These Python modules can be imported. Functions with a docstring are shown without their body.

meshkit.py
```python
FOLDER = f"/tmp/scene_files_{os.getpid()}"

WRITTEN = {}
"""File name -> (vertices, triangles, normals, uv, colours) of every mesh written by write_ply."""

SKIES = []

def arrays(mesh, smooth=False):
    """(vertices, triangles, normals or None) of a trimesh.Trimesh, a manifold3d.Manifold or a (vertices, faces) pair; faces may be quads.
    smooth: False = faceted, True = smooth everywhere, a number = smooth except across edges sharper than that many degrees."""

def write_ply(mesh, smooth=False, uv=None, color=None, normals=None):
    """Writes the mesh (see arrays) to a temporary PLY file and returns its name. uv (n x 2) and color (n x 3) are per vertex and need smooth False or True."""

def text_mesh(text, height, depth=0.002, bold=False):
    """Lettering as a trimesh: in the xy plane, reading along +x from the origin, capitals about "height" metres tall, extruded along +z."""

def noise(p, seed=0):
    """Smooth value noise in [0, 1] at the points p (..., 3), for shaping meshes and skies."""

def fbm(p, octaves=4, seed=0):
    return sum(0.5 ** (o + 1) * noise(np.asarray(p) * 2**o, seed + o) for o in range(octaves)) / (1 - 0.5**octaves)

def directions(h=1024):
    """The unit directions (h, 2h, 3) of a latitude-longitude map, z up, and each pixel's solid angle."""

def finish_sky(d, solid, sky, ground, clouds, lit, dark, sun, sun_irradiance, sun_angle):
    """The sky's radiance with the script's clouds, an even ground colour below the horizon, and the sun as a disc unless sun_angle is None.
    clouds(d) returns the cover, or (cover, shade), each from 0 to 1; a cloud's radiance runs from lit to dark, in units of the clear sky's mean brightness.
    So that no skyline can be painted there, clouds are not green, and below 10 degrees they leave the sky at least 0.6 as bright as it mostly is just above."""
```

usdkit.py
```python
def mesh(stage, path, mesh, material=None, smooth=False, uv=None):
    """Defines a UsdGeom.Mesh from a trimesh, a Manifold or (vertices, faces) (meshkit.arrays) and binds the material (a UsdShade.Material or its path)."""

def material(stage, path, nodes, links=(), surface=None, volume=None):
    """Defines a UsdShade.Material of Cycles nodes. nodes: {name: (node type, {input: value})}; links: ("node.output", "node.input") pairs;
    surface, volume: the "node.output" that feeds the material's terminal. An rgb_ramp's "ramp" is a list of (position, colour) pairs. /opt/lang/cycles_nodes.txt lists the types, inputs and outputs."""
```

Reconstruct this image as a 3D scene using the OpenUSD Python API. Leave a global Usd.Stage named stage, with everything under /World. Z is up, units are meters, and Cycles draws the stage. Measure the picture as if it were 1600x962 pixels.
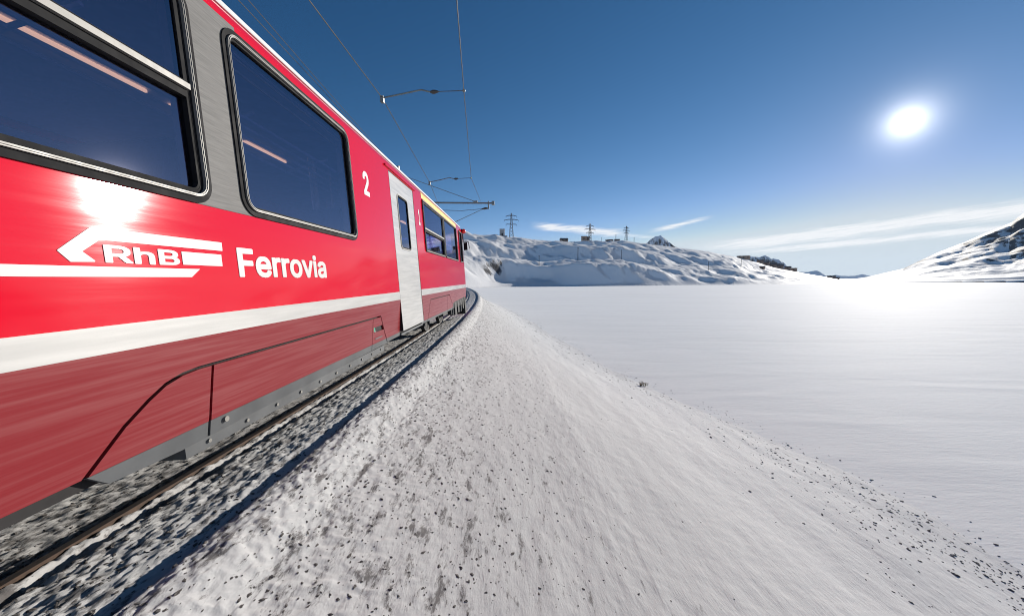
import math, random, numpy as np, trimesh, usdkit, meshkit
from pxr import Usd, UsdGeom, UsdLux, UsdShade, Gf, Sdf, Vt
from shapely.geometry import Polygon, LineString, Point, box
from shapely.ops import unary_union
from shapely import affinity
random.seed(7)
RNG = np.random.default_rng(11)
stage = Usd.Stage.CreateInMemory()
UsdGeom.SetStageUpAxis(stage, 'Z')
UsdGeom.SetStageMetersPerUnit(stage, 1.0)
UsdGeom.Xform.Define(stage, '/World')

# ---------------------------------------------------------------- camera
CAMZ = 1.4275
PITCH, YAW = math.atan(46 / 560.0), math.atan(4 / 560.0)
cam = UsdGeom.Camera.Define(stage, '/World/camera')
cam.AddTranslateOp().Set(Gf.Vec3d(0, 0, CAMZ))
cam.AddRotateZOp().Set(math.degrees(YAW))
cam.AddRotateXOp().Set(90 - math.degrees(PITCH))
cam.CreateHorizontalApertureAttr(36.0)
cam.CreateFocalLengthAttr(36.0 * 560 / 1600)
cam.CreateClippingRangeAttr((0.05, 60000.0))
cam.CreateExposureAttr(0.36)

# ---------------------------------------------------------------- sky and sun
SUN_AZ, SUN_EL = math.radians(46.31), math.radians(16.05)
SUN = np.array([math.sin(SUN_AZ) * math.cos(SUN_EL), math.cos(SUN_AZ) * math.cos(SUN_EL), math.sin(SUN_EL)])


def M(nm, nodes, links=(), surface=None, volume=None):
    return usdkit.material(stage, '/World/Looks/' + nm, nodes, links, surface, volume)


def mth(op, a=0.0, b=0.0, c=0.0, clamp=False):
    return ('math', {'math_type': op, 'value1': a, 'value2': b, 'value3': c, 'use_clamp': clamp})


def streak(i, a0, e0, a1, e1, thick, fade, strength):
    """nodes of one cirrus streak: a line in azimuth and elevation (degrees) with fibrous edges"""
    p = f'c{i}_'
    k = math.radians
    slope = (e1 - e0) / (a1 - a0)
    n = {p + 'line': mth('multiply_add', 0, -slope, -k(e0) + slope * k(a0)),
         p + 'off': mth('add'), p + 'wob': mth('multiply_add', 0, k(thick) * 1.6, -k(thick) * .8),
         p + 'off2': mth('add'), p + 'abs': mth('absolute'),
         p + 'band': ('map_range', {'range_type': 'smoothstep', 'from_min': 0.0, 'from_max': k(thick), 'to_min': 1.0, 'to_max': 0.0, 'clamp': True}),
         p + 'in': ('map_range', {'range_type': 'smoothstep', 'from_min': k(a0), 'from_max': k(a0 + fade), 'to_min': 0.0, 'to_max': 1.0, 'clamp': True}),
         p + 'out': ('map_range', {'range_type': 'smoothstep', 'from_min': k(a1 - fade), 'from_max': k(a1), 'to_min': 1.0, 'to_max': 0.0, 'clamp': True}),
         p + 'm1': mth('multiply'), p + 'm2': mth('multiply'), p + 'm3': mth('multiply'), p + 'm4': mth('multiply', 0, strength)}
    l = [('az.value', p + 'line.value1'), (p + 'line.value', p + 'off.value1'), ('el.value', p + 'off.value2'),
         ('wisp.fac', p + 'wob.value1'), (p + 'off.value', p + 'off2.value1'), (p + 'wob.value', p + 'off2.value2'),
         (p + 'off2.value', p + 'abs.value1'), (p + 'abs.value', p + 'band.value'),
         ('az.value', p + 'in.value'), ('az.value', p + 'out.value'),
         (p + 'band.result', p + 'm1.value1'), (p + 'in.result', p + 'm1.value2'), (p + 'm1.value', p + 'm2.value1'), (p + 'out.result', p + 'm2.value2'),
         (p + 'm2.value', p + 'm3.value1'), ('fib.result', p + 'm3.value2'), (p + 'm3.value', p + 'm4.value1')]
    return n, l, p + 'm4.value'


SKY = 0.05
nodes = {
    'tc': ('texture_coordinate', {}), 'nrm': ('vector_math', {'math_type': 'normalize'}), 'xyz': ('separate_xyz', {}),
    'sky': ('sky_texture', {'sky_type': 'single_scattering', 'sun_disc': False, 'sun_elevation': SUN_EL, 'sun_rotation': SUN_AZ,
                            'altitude': 2250.0, 'air_density': 0.6, 'aerosol_density': 0.1, 'ozone_density': 1.6}),
    'sep': ('separate_color', {}), 'com': ('combine_color', {}),
    'rp': mth('power', 0, 1.85), 'gp': mth('power', 0, 1.17), 'gm': mth('multiply', 0, 1.42), 'bp': mth('multiply', 0, 1.78),
    'rr0': mth('multiply', 0, .86), 'rl': mth('smoothmin', 0, 9.6, 1.5), 'gl': mth('smoothmin', 0, 11.0, 1.5), 'bl': mth('smoothmin', 0, 12.0, 1.5),
    'az': mth('arctan2'), 'el': mth('arcsine'),
    'vec': ('combine_xyz', {}), 'wsc': ('mapping', {'scale': (9, 130, 1), 'rotation': (0, 0, 0.0)}),
    'tilt': mth('multiply_add', 0, -0.10, 0), 'el2': mth('add'),
    'wisp': ('noise_texture', {'scale': 1.0, 'detail': 5.0, 'roughness': .6}),
    'wsc2': ('mapping', {'scale': (16, 420, 1), 'location': (3, 1, 2)}),
    'fine': ('noise_texture', {'scale': 1.0, 'detail': 4.0, 'roughness': .65}),
    'fib': ('map_range', {'from_min': .30, 'from_max': .62, 'to_min': .15, 'to_max': 1.0, 'clamp': True}),
    'dot': ('vector_math', {'math_type': 'dot_product', 'vector2': tuple(SUN)}), 'ang': mth('arccosine'),
    'g1': mth('multiply', 0, -1 / math.radians(0.95)), 'g1e': mth('exponent'), 'g1s': mth('multiply', 0, 45.0),
    'g2': mth('multiply', 0, -1 / math.radians(5.5)), 'g2e': mth('exponent'), 'g2s': mth('multiply', 0, 0.4),
    'gs': mth('add'), 'gc': ('vector_math', {'math_type': 'scale', 'vector1': (1.0, .97, .93)}),
    'plus': ('vector_math', {'math_type': 'add'}),
    'mixc': ('mix_color', {'blend_type': 'mix', 'b': (14.6, 14.8, 15.1), 'use_clamp': True, 'use_clamp_result': False}),
    'bg': ('background_shader', {'strength': SKY}),
}
links = [('tc.generated', 'nrm.vector1'), ('nrm.vector', 'xyz.vector'), ('xyz.x', 'az.value1'), ('xyz.y', 'az.value2'), ('xyz.z', 'el.value1'),
         ('az.value', 'tilt.value1'), ('tilt.value', 'el2.value1'), ('el.value', 'el2.value2'),
         ('az.value', 'vec.x'), ('el2.value', 'vec.y'), ('vec.vector', 'wsc.vector'), ('wsc.vector', 'wisp.vector'),
         ('vec.vector', 'wsc2.vector'), ('wsc2.vector', 'fine.vector'), ('fine.fac', 'fib.value'),
         ('nrm.vector', 'dot.vector1'), ('dot.value', 'ang.value1'),
         ('ang.value', 'g1.value1'), ('g1.value', 'g1e.value1'), ('g1e.value', 'g1s.value1'),
         ('ang.value', 'g2.value1'), ('g2.value', 'g2e.value1'), ('g2e.value', 'g2s.value1'),
         ('g1s.value', 'gs.value1'), ('g2s.value', 'gs.value2'), ('gs.value', 'gc.scale'),
         ('sky.color', 'sep.color'), ('sep.r', 'rp.value1'), ('sep.g', 'gp.value1'), ('gp.value', 'gm.value1'), ('sep.b', 'bp.value1'),
         ('rp.value', 'rr0.value1'), ('rr0.value', 'rl.value1'), ('gm.value', 'gl.value1'), ('bp.value', 'bl.value1'), ('rl.value', 'com.r'), ('gl.value', 'com.g'), ('bl.value', 'com.b'), ('com.color', 'mixc.a'), ('mixc.result', 'plus.vector1'), ('gc.vector', 'plus.vector2'), ('plus.vector', 'bg.color')]
outs = []
for i, a in enumerate([(24, 3.9, 80, 8.6, 1.05, 12, 1.7), (27, 3.2, 74, 5.9, .55, 14, 1.5), (2.0, 8.3, 18, 6.6, .8, 4, 1.3), (19.5, 6.7, 29, 8.5, .45, 4, 1.2), (8, 7.6, 24, 5.6, .35, 5, .55)]):
    n_, l_, o_ = streak(i, *a)
    nodes.update(n_); links += l_; outs.append(o_)
prev = outs[0]
for i, o_ in enumerate(outs[1:]):
    nodes[f'mx{i}'] = mth('maximum'); links += [(prev, f'mx{i}.value1'), (o_, f'mx{i}.value2')]; prev = f'mx{i}.value'
nodes['cl'] = mth('minimum', 0, .9); links += [(prev, 'cl.value1'), ('cl.value', 'mixc.fac')]
sky_mat = M('sky_light', nodes, links, surface='bg.background')
dome = UsdLux.DomeLight.Define(stage, '/World/sky')
UsdShade.MaterialBindingAPI.Apply(dome.GetPrim()).Bind(sky_mat)
dome.GetPrim().SetCustomDataByKey('kind', 'structure')
sun = UsdLux.DistantLight.Define(stage, '/World/sun')
sun.CreateNormalizeAttr(True)
sun.CreateIntensityAttr(1.25)
sun.CreateAngleAttr(0.53)
sun.CreateColorAttr((1.0, .945, .865))
sun.AddRotateZOp().Set(-math.degrees(SUN_AZ))
sun.AddRotateXOp().Set(90 + math.degrees(-SUN_EL))
# -z after rotateX(90-el) points along +y and down?  checked: direction of travel is -SUN
sun.ClearXformOpOrder()
z = Gf.Vec3d(*SUN)
sun.AddOrientOp().Set(Gf.Quatf(Gf.Rotation(Gf.Vec3d(0, 0, 1), z).GetQuat()))

# ---------------------------------------------------------------- helpers
USED = {}


def numbered(parent, name):
    k = (parent, name); n = USED.get(k, 0); USED[k] = n + 1
    return name if n == 0 else f'{name}_{n:03d}'


def tag(p, label=None, cat=None, group=None, kind=None):
    p = p.GetPrim() if hasattr(p, 'GetPrim') else p
    for k, v in (('label', label), ('category', cat), ('group', group), ('kind', kind)):
        if v: p.SetCustomDataByKey(k, v)
    return p


def pth(parent):
    return '/World' if parent is None else str(parent.GetPath())


def obj(name, mesh, mat, parent=None, smooth=False, label=None):
    pp = pth(parent)
    m = usdkit.mesh(stage, pp + '/' + numbered(pp, name), mesh, mat, smooth=smooth)
    if label: tag(m, label)
    return m.GetPrim()


def empty(name, loc=(0, 0, 0), rotz=0.0):
    x = UsdGeom.Xform.Define(stage, '/World/' + numbered('/World', name))
    x.AddTranslateOp().Set(Gf.Vec3d(*map(float, loc)))
    if rotz: x.AddRotateZOp().Set(math.degrees(rotz))
    return x.GetPrim()


def copy_of(src, loc, rotz, label, group=None, scale=None):
    x = UsdGeom.Xform.Define(stage, '/World/' + numbered('/World', src.GetName()))
    x.GetPrim().GetReferences().AddInternalReference(src.GetPath())
    x.ClearXformOpOrder()
    x.AddTranslateOp(opSuffix='own').Set(Gf.Vec3d(*map(float, loc)))
    x.AddRotateZOp(opSuffix='own').Set(math.degrees(rotz))
    if scale: x.AddScaleOp(opSuffix='own').Set(Gf.Vec3f(*scale))
    x.GetPrim().SetInstanceable(True)
    tag(x, label, src.GetCustomDataByKey('category'), group)
    return x.GetPrim()


def bx(x0, x1, y0, y1, z0, z1):
    b = trimesh.creation.box([x1 - x0, y1 - y0, z1 - z0]); b.apply_translation([(x0 + x1) / 2, (y0 + y1) / 2, (z0 + z1) / 2]); return b


def cat(*ms):
    return trimesh.util.concatenate([m for m in ms if m is not None])


def tube(pts, r, sides=6, cap=True):
    p = np.asarray(pts, float)
    t = np.gradient(p, axis=0); t /= np.linalg.norm(t, axis=1, keepdims=True) + 1e-12
    a = np.cross(t, np.where(np.abs(t[:, 2:]) < 0.9, [0, 0, 1.0], [1.0, 0, 0])); a /= np.linalg.norm(a, axis=1, keepdims=True) + 1e-12
    b = np.cross(t, a); ang = np.arange(sides) * 2 * np.pi / sides
    rr = np.broadcast_to(r, (len(p),))[:, None, None]
    v = (p[:, None] + rr * (np.cos(ang)[None, :, None] * a[:, None] + np.sin(ang)[None, :, None] * b[:, None])).reshape(-1, 3)
    i, j = np.meshgrid(np.arange(len(p) - 1), np.arange(sides), indexing='ij')
    q = np.stack([i * sides + j, i * sides + (j + 1) % sides, (i + 1) * sides + (j + 1) % sides, (i + 1) * sides + j], -1).reshape(-1, 4)
    f = np.vstack([q[:, [0, 1, 2]], q[:, [0, 2, 3]]])
    if cap:
        n = len(v); v = np.vstack([v, p[0], p[-1]]); e = (len(p) - 1) * sides
        f = np.vstack([f, [[n, (k + 1) % sides, k] for k in range(sides)], [[n + 1, e + k, e + (k + 1) % sides] for k in range(sides)]])
    return trimesh.Trimesh(v, f, process=False)


def bar(a, b, r, sides=6):
    return tube([a, b], r, sides)


def sq(a, b, w, h=None):
    """square bar from a to b"""
    m = tube([a, b], w / math.sqrt(2), 4); return m


def polys(g):
    if g.is_empty: return []
    return [p for p in getattr(g, 'geoms', [g]) if p.geom_type == 'Polygon' and p.area > 1e-7]


def skin(g, u0, th, k=0.0, w0=0.0):
    """a flat sheet in the train's side plane: polygon in (y, w), outer face at u = u0 + k (w - w0), thickness th inwards"""
    ms = []
    for p in polys(g):
        m = trimesh.creation.extrude_polygon(p, th, engine='earcut')
        v = np.array(m.vertices)
        m.vertices = np.stack([u0 - th + v[:, 2] + k * (v[:, 1] - w0), v[:, 0], v[:, 1]], 1)
        ms.append(m)
    return cat(*ms)


def sheet(g, u):
    """one thin sheet of glass: a single layer of faces looking outwards"""
    ms = []
    for p in polys(g):
        v, f = trimesh.creation.triangulate_polygon(p, engine='earcut')
        m = trimesh.Trimesh(np.stack([np.full(len(v), u), v[:, 0], v[:, 1]], 1), f, process=False)
        if m.face_normals[:, 0].mean() < 0: m.invert()
        ms.append(m)
    return cat(*ms)


def rrect(y0, y1, w0, w1, r):
    return box(y0 + r, w0 + r, y1 - r, w1 - r).buffer(r, quad_segs=6)


def text_poly(s, height, y0, w0, width=None, bold=True, shear=0.0):
    m = meshkit.text_mesh(s, height, 0.002, bold)
    v = np.array(m.vertices)
    wd = v[:, 0].max() - v[:, 0].min()
    k = (width / wd) if width else 1.0
    x = (v[:, 0] - v[:, 0].min()) * k
    return m, x + shear * v[:, 1] + y0, v[:, 1] + w0, v[:, 2]


def lettering(s, height, y0, w0, u, width=None, fat=0.0):
    """painted letters: the font's outline made heavier, then condensed to the given width"""
    m = meshkit.text_mesh(s, height, 0.002, True)
    v = np.array(m.vertices); tri = np.array(m.faces)[m.face_normals[:, 2] > .5]
    g = unary_union([Polygon(v[t][:, :2]).buffer(1e-5) for t in tri]).buffer(fat).simplify(height * .004)
    x0, _, x1, _ = g.bounds
    k = (width or (x1 - x0)) / (x1 - x0)
    g = affinity.affine_transform(g, [k, 0, 0, 1, -x0 * k + y0, w0])
    return skin(g, u + .002, .002)


from scipy.interpolate import PchipInterpolator


def sinterp(x, xs, ys):
    return PchipInterpolator(xs, ys)(np.clip(x, xs[0], xs[-1]))


vnoise = meshkit.noise


def nz(x, y, sx, sy, seed=0, oct=4):
    p = np.stack([np.asarray(x) * sx, np.asarray(y) * sy, np.zeros_like(np.asarray(x, float)) + .37], -1)
    out, amp, tot = 0, 1.0, 0
    for o in range(oct):
        out = out + amp * vnoise(p * 2 ** o + o * 17.3, seed + o); tot += amp; amp *= .5
    return out / tot - .5


def sm(x, a, b):
    t = np.clip((np.asarray(x, float) - a) / (b - a), 0, 1); return t * t * (3 - 2 * t)


def grid_faces(n, m):
    i, j = np.meshgrid(np.arange(n - 1), np.arange(m - 1), indexing='ij')
    a = i * m + j
    return np.stack([a, a + 1, a + m + 1, a + m], -1).reshape(-1, 4)[:, ::-1]


# ---------------------------------------------------------------- materials
def snow_mat(nm, base, rough_bump, dirt=0.0, stretch=(1, 1, 1), gloss=.22, scale=1.0, rock=False, rock_at=(.80, .87), spec=.06, rock_tone=1.0, grough=.52):
    n = {'geo': ('geometry', {}),
         'map': ('mapping', {'scale': tuple(np.array(stretch) * scale)}),
         'big': ('noise_texture', {'scale': .35, 'detail': 3.0, 'roughness': .55}),
         'fine': ('noise_texture', {'scale': 14.0, 'detail': 6.0, 'roughness': .7}),
         'tone': ('rgb_ramp', {'ramp': [(.3, tuple(np.array(base) * .93)), (.7, tuple(base))]}),
         'bump': ('bump', {'strength': rough_bump, 'distance': .02 / scale}), 'drift': ('noise_texture', {'scale': .9, 'detail': 2.0, 'roughness': .5, 'distortion': .6}), 'dbump': ('bump', {'strength': .35, 'distance': .10 / scale}),
         'p': ('principled_bsdf', {'roughness': .8, 'ior': 1.31, 'specular_ior_level': spec, 'diffuse_roughness': .2, 'sheen_weight': .1, 'sheen_roughness': .4}),
         'g': ('glossy_bsdf', {'roughness': grough, 'color': (.97, .96, .95)}), 'lw': ('layer_weight', {'blend': .38}),
         'lp': mth('power', 0, 2.4), 'lm': mth('multiply', 0, gloss), 'mix': ('mix_closure', {})}
    l = [('geo.position', 'map.vector'), ('map.vector', 'big.vector'), ('map.vector', 'fine.vector'), ('big.fac', 'tone.fac'),
         ('fine.fac', 'bump.height'), ('map.vector', 'drift.vector'), ('drift.fac', 'dbump.height'), ('dbump.normal', 'bump.normal'), ('bump.normal', 'p.normal'), ('bump.normal', 'g.normal'),
         ('lw.facing', 'lp.value1'), ('lp.value', 'lm.value1'), ('lm.value', 'mix.fac'),
         ('p.BSDF', 'mix.closure1'), ('g.BSDF', 'mix.closure2')]
    col = 'tone.color'
    if dirt:
        n.update({'dn': ('noise_texture', {'scale': 9.0, 'detail': 7.0, 'roughness': .74}),
                  'dat': ('attribute', {'attribute': 'dirt'}), 'dlim': mth('multiply_add', 0, -.20, .665), 'dsub': mth('subtract'), 'dmul': mth('multiply', 0, 11.0, 0, True), 'dr': mth('multiply', 0, dirt),
                  'dm': ('mix_color', {'blend_type': 'mix', 'b': (.10, .090, .086), 'use_clamp': True})})
        l += [('map.vector', 'dn.vector'), ('dat.fac', 'dlim.value1'), ('dn.fac', 'dsub.value1'), ('dlim.value', 'dsub.value2'), ('dsub.value', 'dmul.value1'), ('dmul.value', 'dr.value1'), ('dr.value', 'dm.fac'), (col, 'dm.a')]
        col = 'dm.result'
    if rock:
        n.update({'nx': ('separate_xyz', {}), 'rn': ('noise_texture', {'scale': rock, 'detail': 8.0, 'roughness': .7}),
                  'ra': mth('multiply_add', 0, .42, -.21), 'rs': mth('add'),
                  'rr': ('map_range', {'from_min': rock_at[0], 'from_max': rock_at[1], 'to_min': 1.0, 'to_max': 0.0, 'clamp': True}),
                  'rt': ('rgb_ramp', {'ramp': [(.3, tuple(np.array((.035, .035, .04)) * rock_tone)), (.7, tuple(np.array((.12, .11, .105)) * rock_tone))]}),
                  'rm': ('mix_color', {'blend_type': 'mix', 'use_clamp': True})})
        l += [('geo.true_normal', 'nx.vector'), ('geo.position', 'rn.vector'), ('rn.fac', 'ra.value1'), ('nx.z', 'rs.value1'), ('ra.value', 'rs.value2'),
              ('rs.value', 'rr.value'), ('rr.result', 'rm.fac'), (col, 'rm.a'), ('rn.fac', 'rt.fac'), ('rt.color', 'rm.b')]
        col = 'rm.result'
    if dirt:
        n.update({'cat': ('attribute', {'attribute': 'shore_tone'}), 'cm': ('mix_color', {'blend_type': 'mix', 'b': (.70, .688, .668), 'use_clamp': True})})
        l += [('cat.fac', 'cm.fac'), ('tone.color', 'cm.a'), ('cm.result', 'dm.a')]
        l.remove(('tone.color', 'dm.a'))
    l.append((col, 'p.base_color'))
    return M(nm, n, l, surface='mix.closure')


def plain(nm, color, rough=.5, metal=0.0, var=.12, scale=6.0, coat=0.0, spec=.5):
    c = np.array(color)
    return M(nm, {'tc': ('texture_coordinate', {}), 'n': ('noise_texture', {'scale': scale, 'detail': 4.0, 'roughness': .6}),
                  'r': ('rgb_ramp', {'ramp': [(.3, tuple(c * (1 - var))), (.7, tuple(np.clip(c * (1 + var), 0, 1)))]}),
                  'rr': ('map_range', {'from_min': .3, 'from_max': .7, 'to_min': rough * .85, 'to_max': min(1, rough * 1.15), 'clamp': True}),
                  'p': ('principled_bsdf', {'metallic': metal, 'coat_weight': coat, 'coat_roughness': .05, 'specular_ior_level': spec})},
             [('tc.object', 'n.vector'), ('n.fac', 'r.fac'), ('n.fac', 'rr.value'), ('r.color', 'p.base_color'), ('rr.result', 'p.roughness')], surface='p.BSDF')


def paint(nm, color, rough=.24, aniso=.75, coat=.35, grime=.25, grime_col=(.55, .5, .48), streaky=1.0, spec=.35, zs=9.0):
    """coach paint: washed in one direction, faint film of snow dust in streaks along the car"""
    return M(nm, {'tc': ('texture_coordinate', {}), 'm': ('mapping', {'scale': (1.0, .55, zs)}),
                  'n': ('noise_texture', {'scale': 2.2, 'detail': 5.0, 'roughness': .6}),
                  'm2': ('mapping', {'scale': (1.0, 3.0, 160.0)}), 'n2': ('noise_texture', {'scale': 1.0, 'detail': 3.0, 'roughness': .6}),
                  'g': ('map_range', {'from_min': .42, 'from_max': .75, 'to_min': 0.0, 'to_max': grime, 'clamp': True}),
                  'mx': ('mix_color', {'blend_type': 'mix', 'a': tuple(color), 'b': tuple(grime_col), 'use_clamp': True}),
                  'rr': ('map_range', {'from_min': .3, 'from_max': .7, 'to_min': rough * .8, 'to_max': rough * 1.25, 'clamp': True}),
                  'm3': ('mapping', {'scale': (1.0, .9, 1.6)}), 'n3': ('noise_texture', {'scale': 1.3, 'detail': 1.0}),
                  'b3': ('bump', {'strength': .05, 'distance': .02}), 'tg': ('combine_xyz', {'x': 0.0, 'y': 0.0, 'z': 1.0}),
                  'b': ('bump', {'strength': .035 * streaky, 'distance': .002}),
                  'p': ('principled_bsdf', {'anisotropic': aniso, 'specular_ior_level': spec, 'coat_weight': coat, 'coat_roughness': .06})},
             [('tg.vector', 'p.tangent'), ('tc.object', 'm.vector'), ('m.vector', 'n.vector'), ('tc.object', 'm2.vector'), ('m2.vector', 'n2.vector'), ('tc.object', 'm3.vector'), ('m3.vector', 'n3.vector'),
              ('n.fac', 'g.value'), ('g.result', 'mx.fac'), ('mx.result', 'p.base_color'), ('n.fac', 'rr.value'), ('rr.result', 'p.roughness'),
              ('n3.fac', 'b3.height'), ('b3.normal', 'b.normal'), ('n2.fac', 'b.height'), ('b.normal', 'p.normal'), ('b3.normal', 'p.coat_normal')], surface='p.BSDF')


def pane_mat(nm, tint, ior, rough=0.0, gcol=(.96, .98, 1.0)):
    return M(nm, {'t': ('transparent_bsdf', {'color': tint}), 'g': ('glossy_bsdf', {'roughness': rough, 'color': gcol}),
                  'f': ('fresnel', {'IOR': ior}), 'x': ('mix_closure', {})},
             [('f.fac', 'x.fac'), ('t.BSDF', 'x.closure1'), ('g.BSDF', 'x.closure2')], surface='x.closure')


m_bank = snow_mat('bank_snow', (.51, .502, .49), .55, dirt=.85, stretch=(1.6, .5, 1), gloss=.16, scale=1.0, grough=.8)  # dusty snow; the darkening of the foreground is also put into this base colour
m_lake = snow_mat('lake_snow', (.93, .915, .885), .3, stretch=(.25, .9, 1), gloss=.30, scale=.6, spec=0.0, grough=.80)
m_hill = snow_mat('hill_snow', (.79, .78, .77), .5, gloss=.14, scale=.08, rock=.09, rock_at=(.46, .52), rock_tone=1.4)
m_mount = snow_mat('mountain_snow', (.76, .755, .75), .45, gloss=.06, scale=.03, rock=.045, rock_at=(.86, .92))
m_far = snow_mat('far_mountain_snow', (.74, .75, .78), .4, gloss=.05, scale=.01, rock=.012, rock_at=(.40, .50), rock_tone=1.7)
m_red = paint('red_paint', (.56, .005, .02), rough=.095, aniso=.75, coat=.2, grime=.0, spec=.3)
m_low = paint('dusty_shaded_red_paint', (.19, .012, .016), rough=.3, aniso=.5, coat=.05, grime=.13, zs=20.0, grime_col=(.36, .17, .16), spec=.3)  # same red as upper panels, shade and snow reflection put into colour, plus dust
m_white = paint('white_paint', (.43, .42, .40), rough=.3, aniso=.4, coat=.2, grime=.3, grime_col=(.6, .58, .55))
m_letter = paint('white_lettering', (.46, .45, .43), rough=.4, aniso=.0, coat=.0, grime=.15)
m_yellow = plain('yellow_paint', (.80, .50, .05), .4)
m_pillar = M('brushed_grey_metal', {'tc': ('texture_coordinate', {}), 'm': ('mapping', {'scale': (1, 3, 70)}), 'n': ('noise_texture', {'scale': 1.5, 'detail': 5.0, 'roughness': .65}),
                                     'r': ('rgb_ramp', {'ramp': [(.25, (.10, .098, .094)), (.75, (.19, .184, .176))]}),
                                     'p': ('principled_bsdf', {'metallic': .0, 'roughness': .6, 'specular_ior_level': .12})},
             [('tc.object', 'm.vector'), ('m.vector', 'n.vector'), ('n.fac', 'r.fac'), ('r.color', 'p.base_color')], surface='p.BSDF')
m_skirt = plain('grey_skirt_paint', (.075, .078, .08), .5, 0, .2, 3.0)
m_dark = plain('dark_underframe', (.025, .024, .023), .7, 0, .3, 8.0)
m_gap = plain('dark_seam', (.012, .01, .01), .8)
m_rubber = plain('black_rubber', (.010, .010, .011), .7, spec=.12)
m_alu = plain('aluminium_frame', (.20, .195, .185), .5, .35, .1, 20.0, spec=.25)
m_steelbolt = plain('bolt_steel', (.22, .21, .19), .5, .6)
m_roof = plain('silver_roof_paint', (.40, .41, .42), .5, .1, .08, 4.0)
m_pane = pane_mat('tinted_window_glass', (.58, .56, .95), 3.0, .012, (.80, .80, 1.0))
m_pane_far = pane_mat('clear_window_glass', (.45, .52, .60), 1.6)
m_ceil = plain('interior_ceiling', (.74, .74, .78), .6)
m_wall = plain('interior_wall', (.5, .5, .55), .6)
m_seat = plain('seat_fabric', (.03, .04, .10), .9, 0, .3, 30)
m_rack = plain('luggage_rack_metal', (.8, .8, .82), .4, .3)
m_blind = plain('cream_rail', (.85, .70, .45), .35, .2)
m_lamp = M('warm_ceiling_lamp', {'e': ('principled_bsdf', {'base_color': (.9, .8, .65), 'emission_color': (1.0, .60, .24), 'emission_strength': 1.0})}, surface='e.BSDF')
m_rail_side = plain('rusty_rail', (.07, .04, .024), .7, 0, .4, 25)
m_rail_top = plain('worn_rail_head', (.055, .042, .034), .5, .3, .3, 25)
m_stone = plain('ballast_stone', (.10, .09, .083), .9, 0, .6, 9)
m_wire = plain('copper_wire', (.10, .085, .075), .5, .5)
m_galv = plain('galvanised_steel', (.22, .22, .21), .45, .6)
m_ins = plain('dark_insulator', (.05, .04, .035), .3)
m_pyl = plain('pylon_steel', (.07, .075, .085), .7)
m_hut = plain('stone_hut_wall', (.34, .24, .18), .85, 0, .4, .7)
m_hutroof = plain('dark_hut_roof', (.16, .125, .11), .8, 0, .3, .8)
m_conc = plain('grey_concrete', (.30, .30, .31), .8, 0, .15, .3)
m_post = plain('dark_post', (.05, .045, .045), .8)
m_redlamp = plain('red_lamp_lens', (.75, .03, .02), .3)
m_green = plain('green_connector', (.03, .30, .17), .4)
m_grass = plain('dry_grass', (.16, .12, .06), .9)
m_soil = plain('dark_soil', (.06, .05, .045), .95)

# ---------------------------------------------------------------- track line and ground
TH = math.radians(4.0); C4, S4 = math.cos(TH), math.sin(TH)
XT = -(3.015 * C4 - 1.22 * S4)
LAKE = -2.07


def xtr(y):
    y = np.asarray(y, float)
    d = np.clip(y - 4.5, -60, 70)
    far = np.where(y - 4.5 > 70, (y - 74.5) * .35, 0) + np.where(y - 4.5 < -60, (y + 55.5) * -.30, 0)
    return XT + .06 - d * d / 400.0 - far


def shore_t(y):
    return np.interp(y, [-60, 2, 6, 9, 12, 15, 24, 40, 90], [9.5, 9.0, 8.8, 8.0, 7.2, 6.6, 5.8, 5.4, 6.0])


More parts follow.
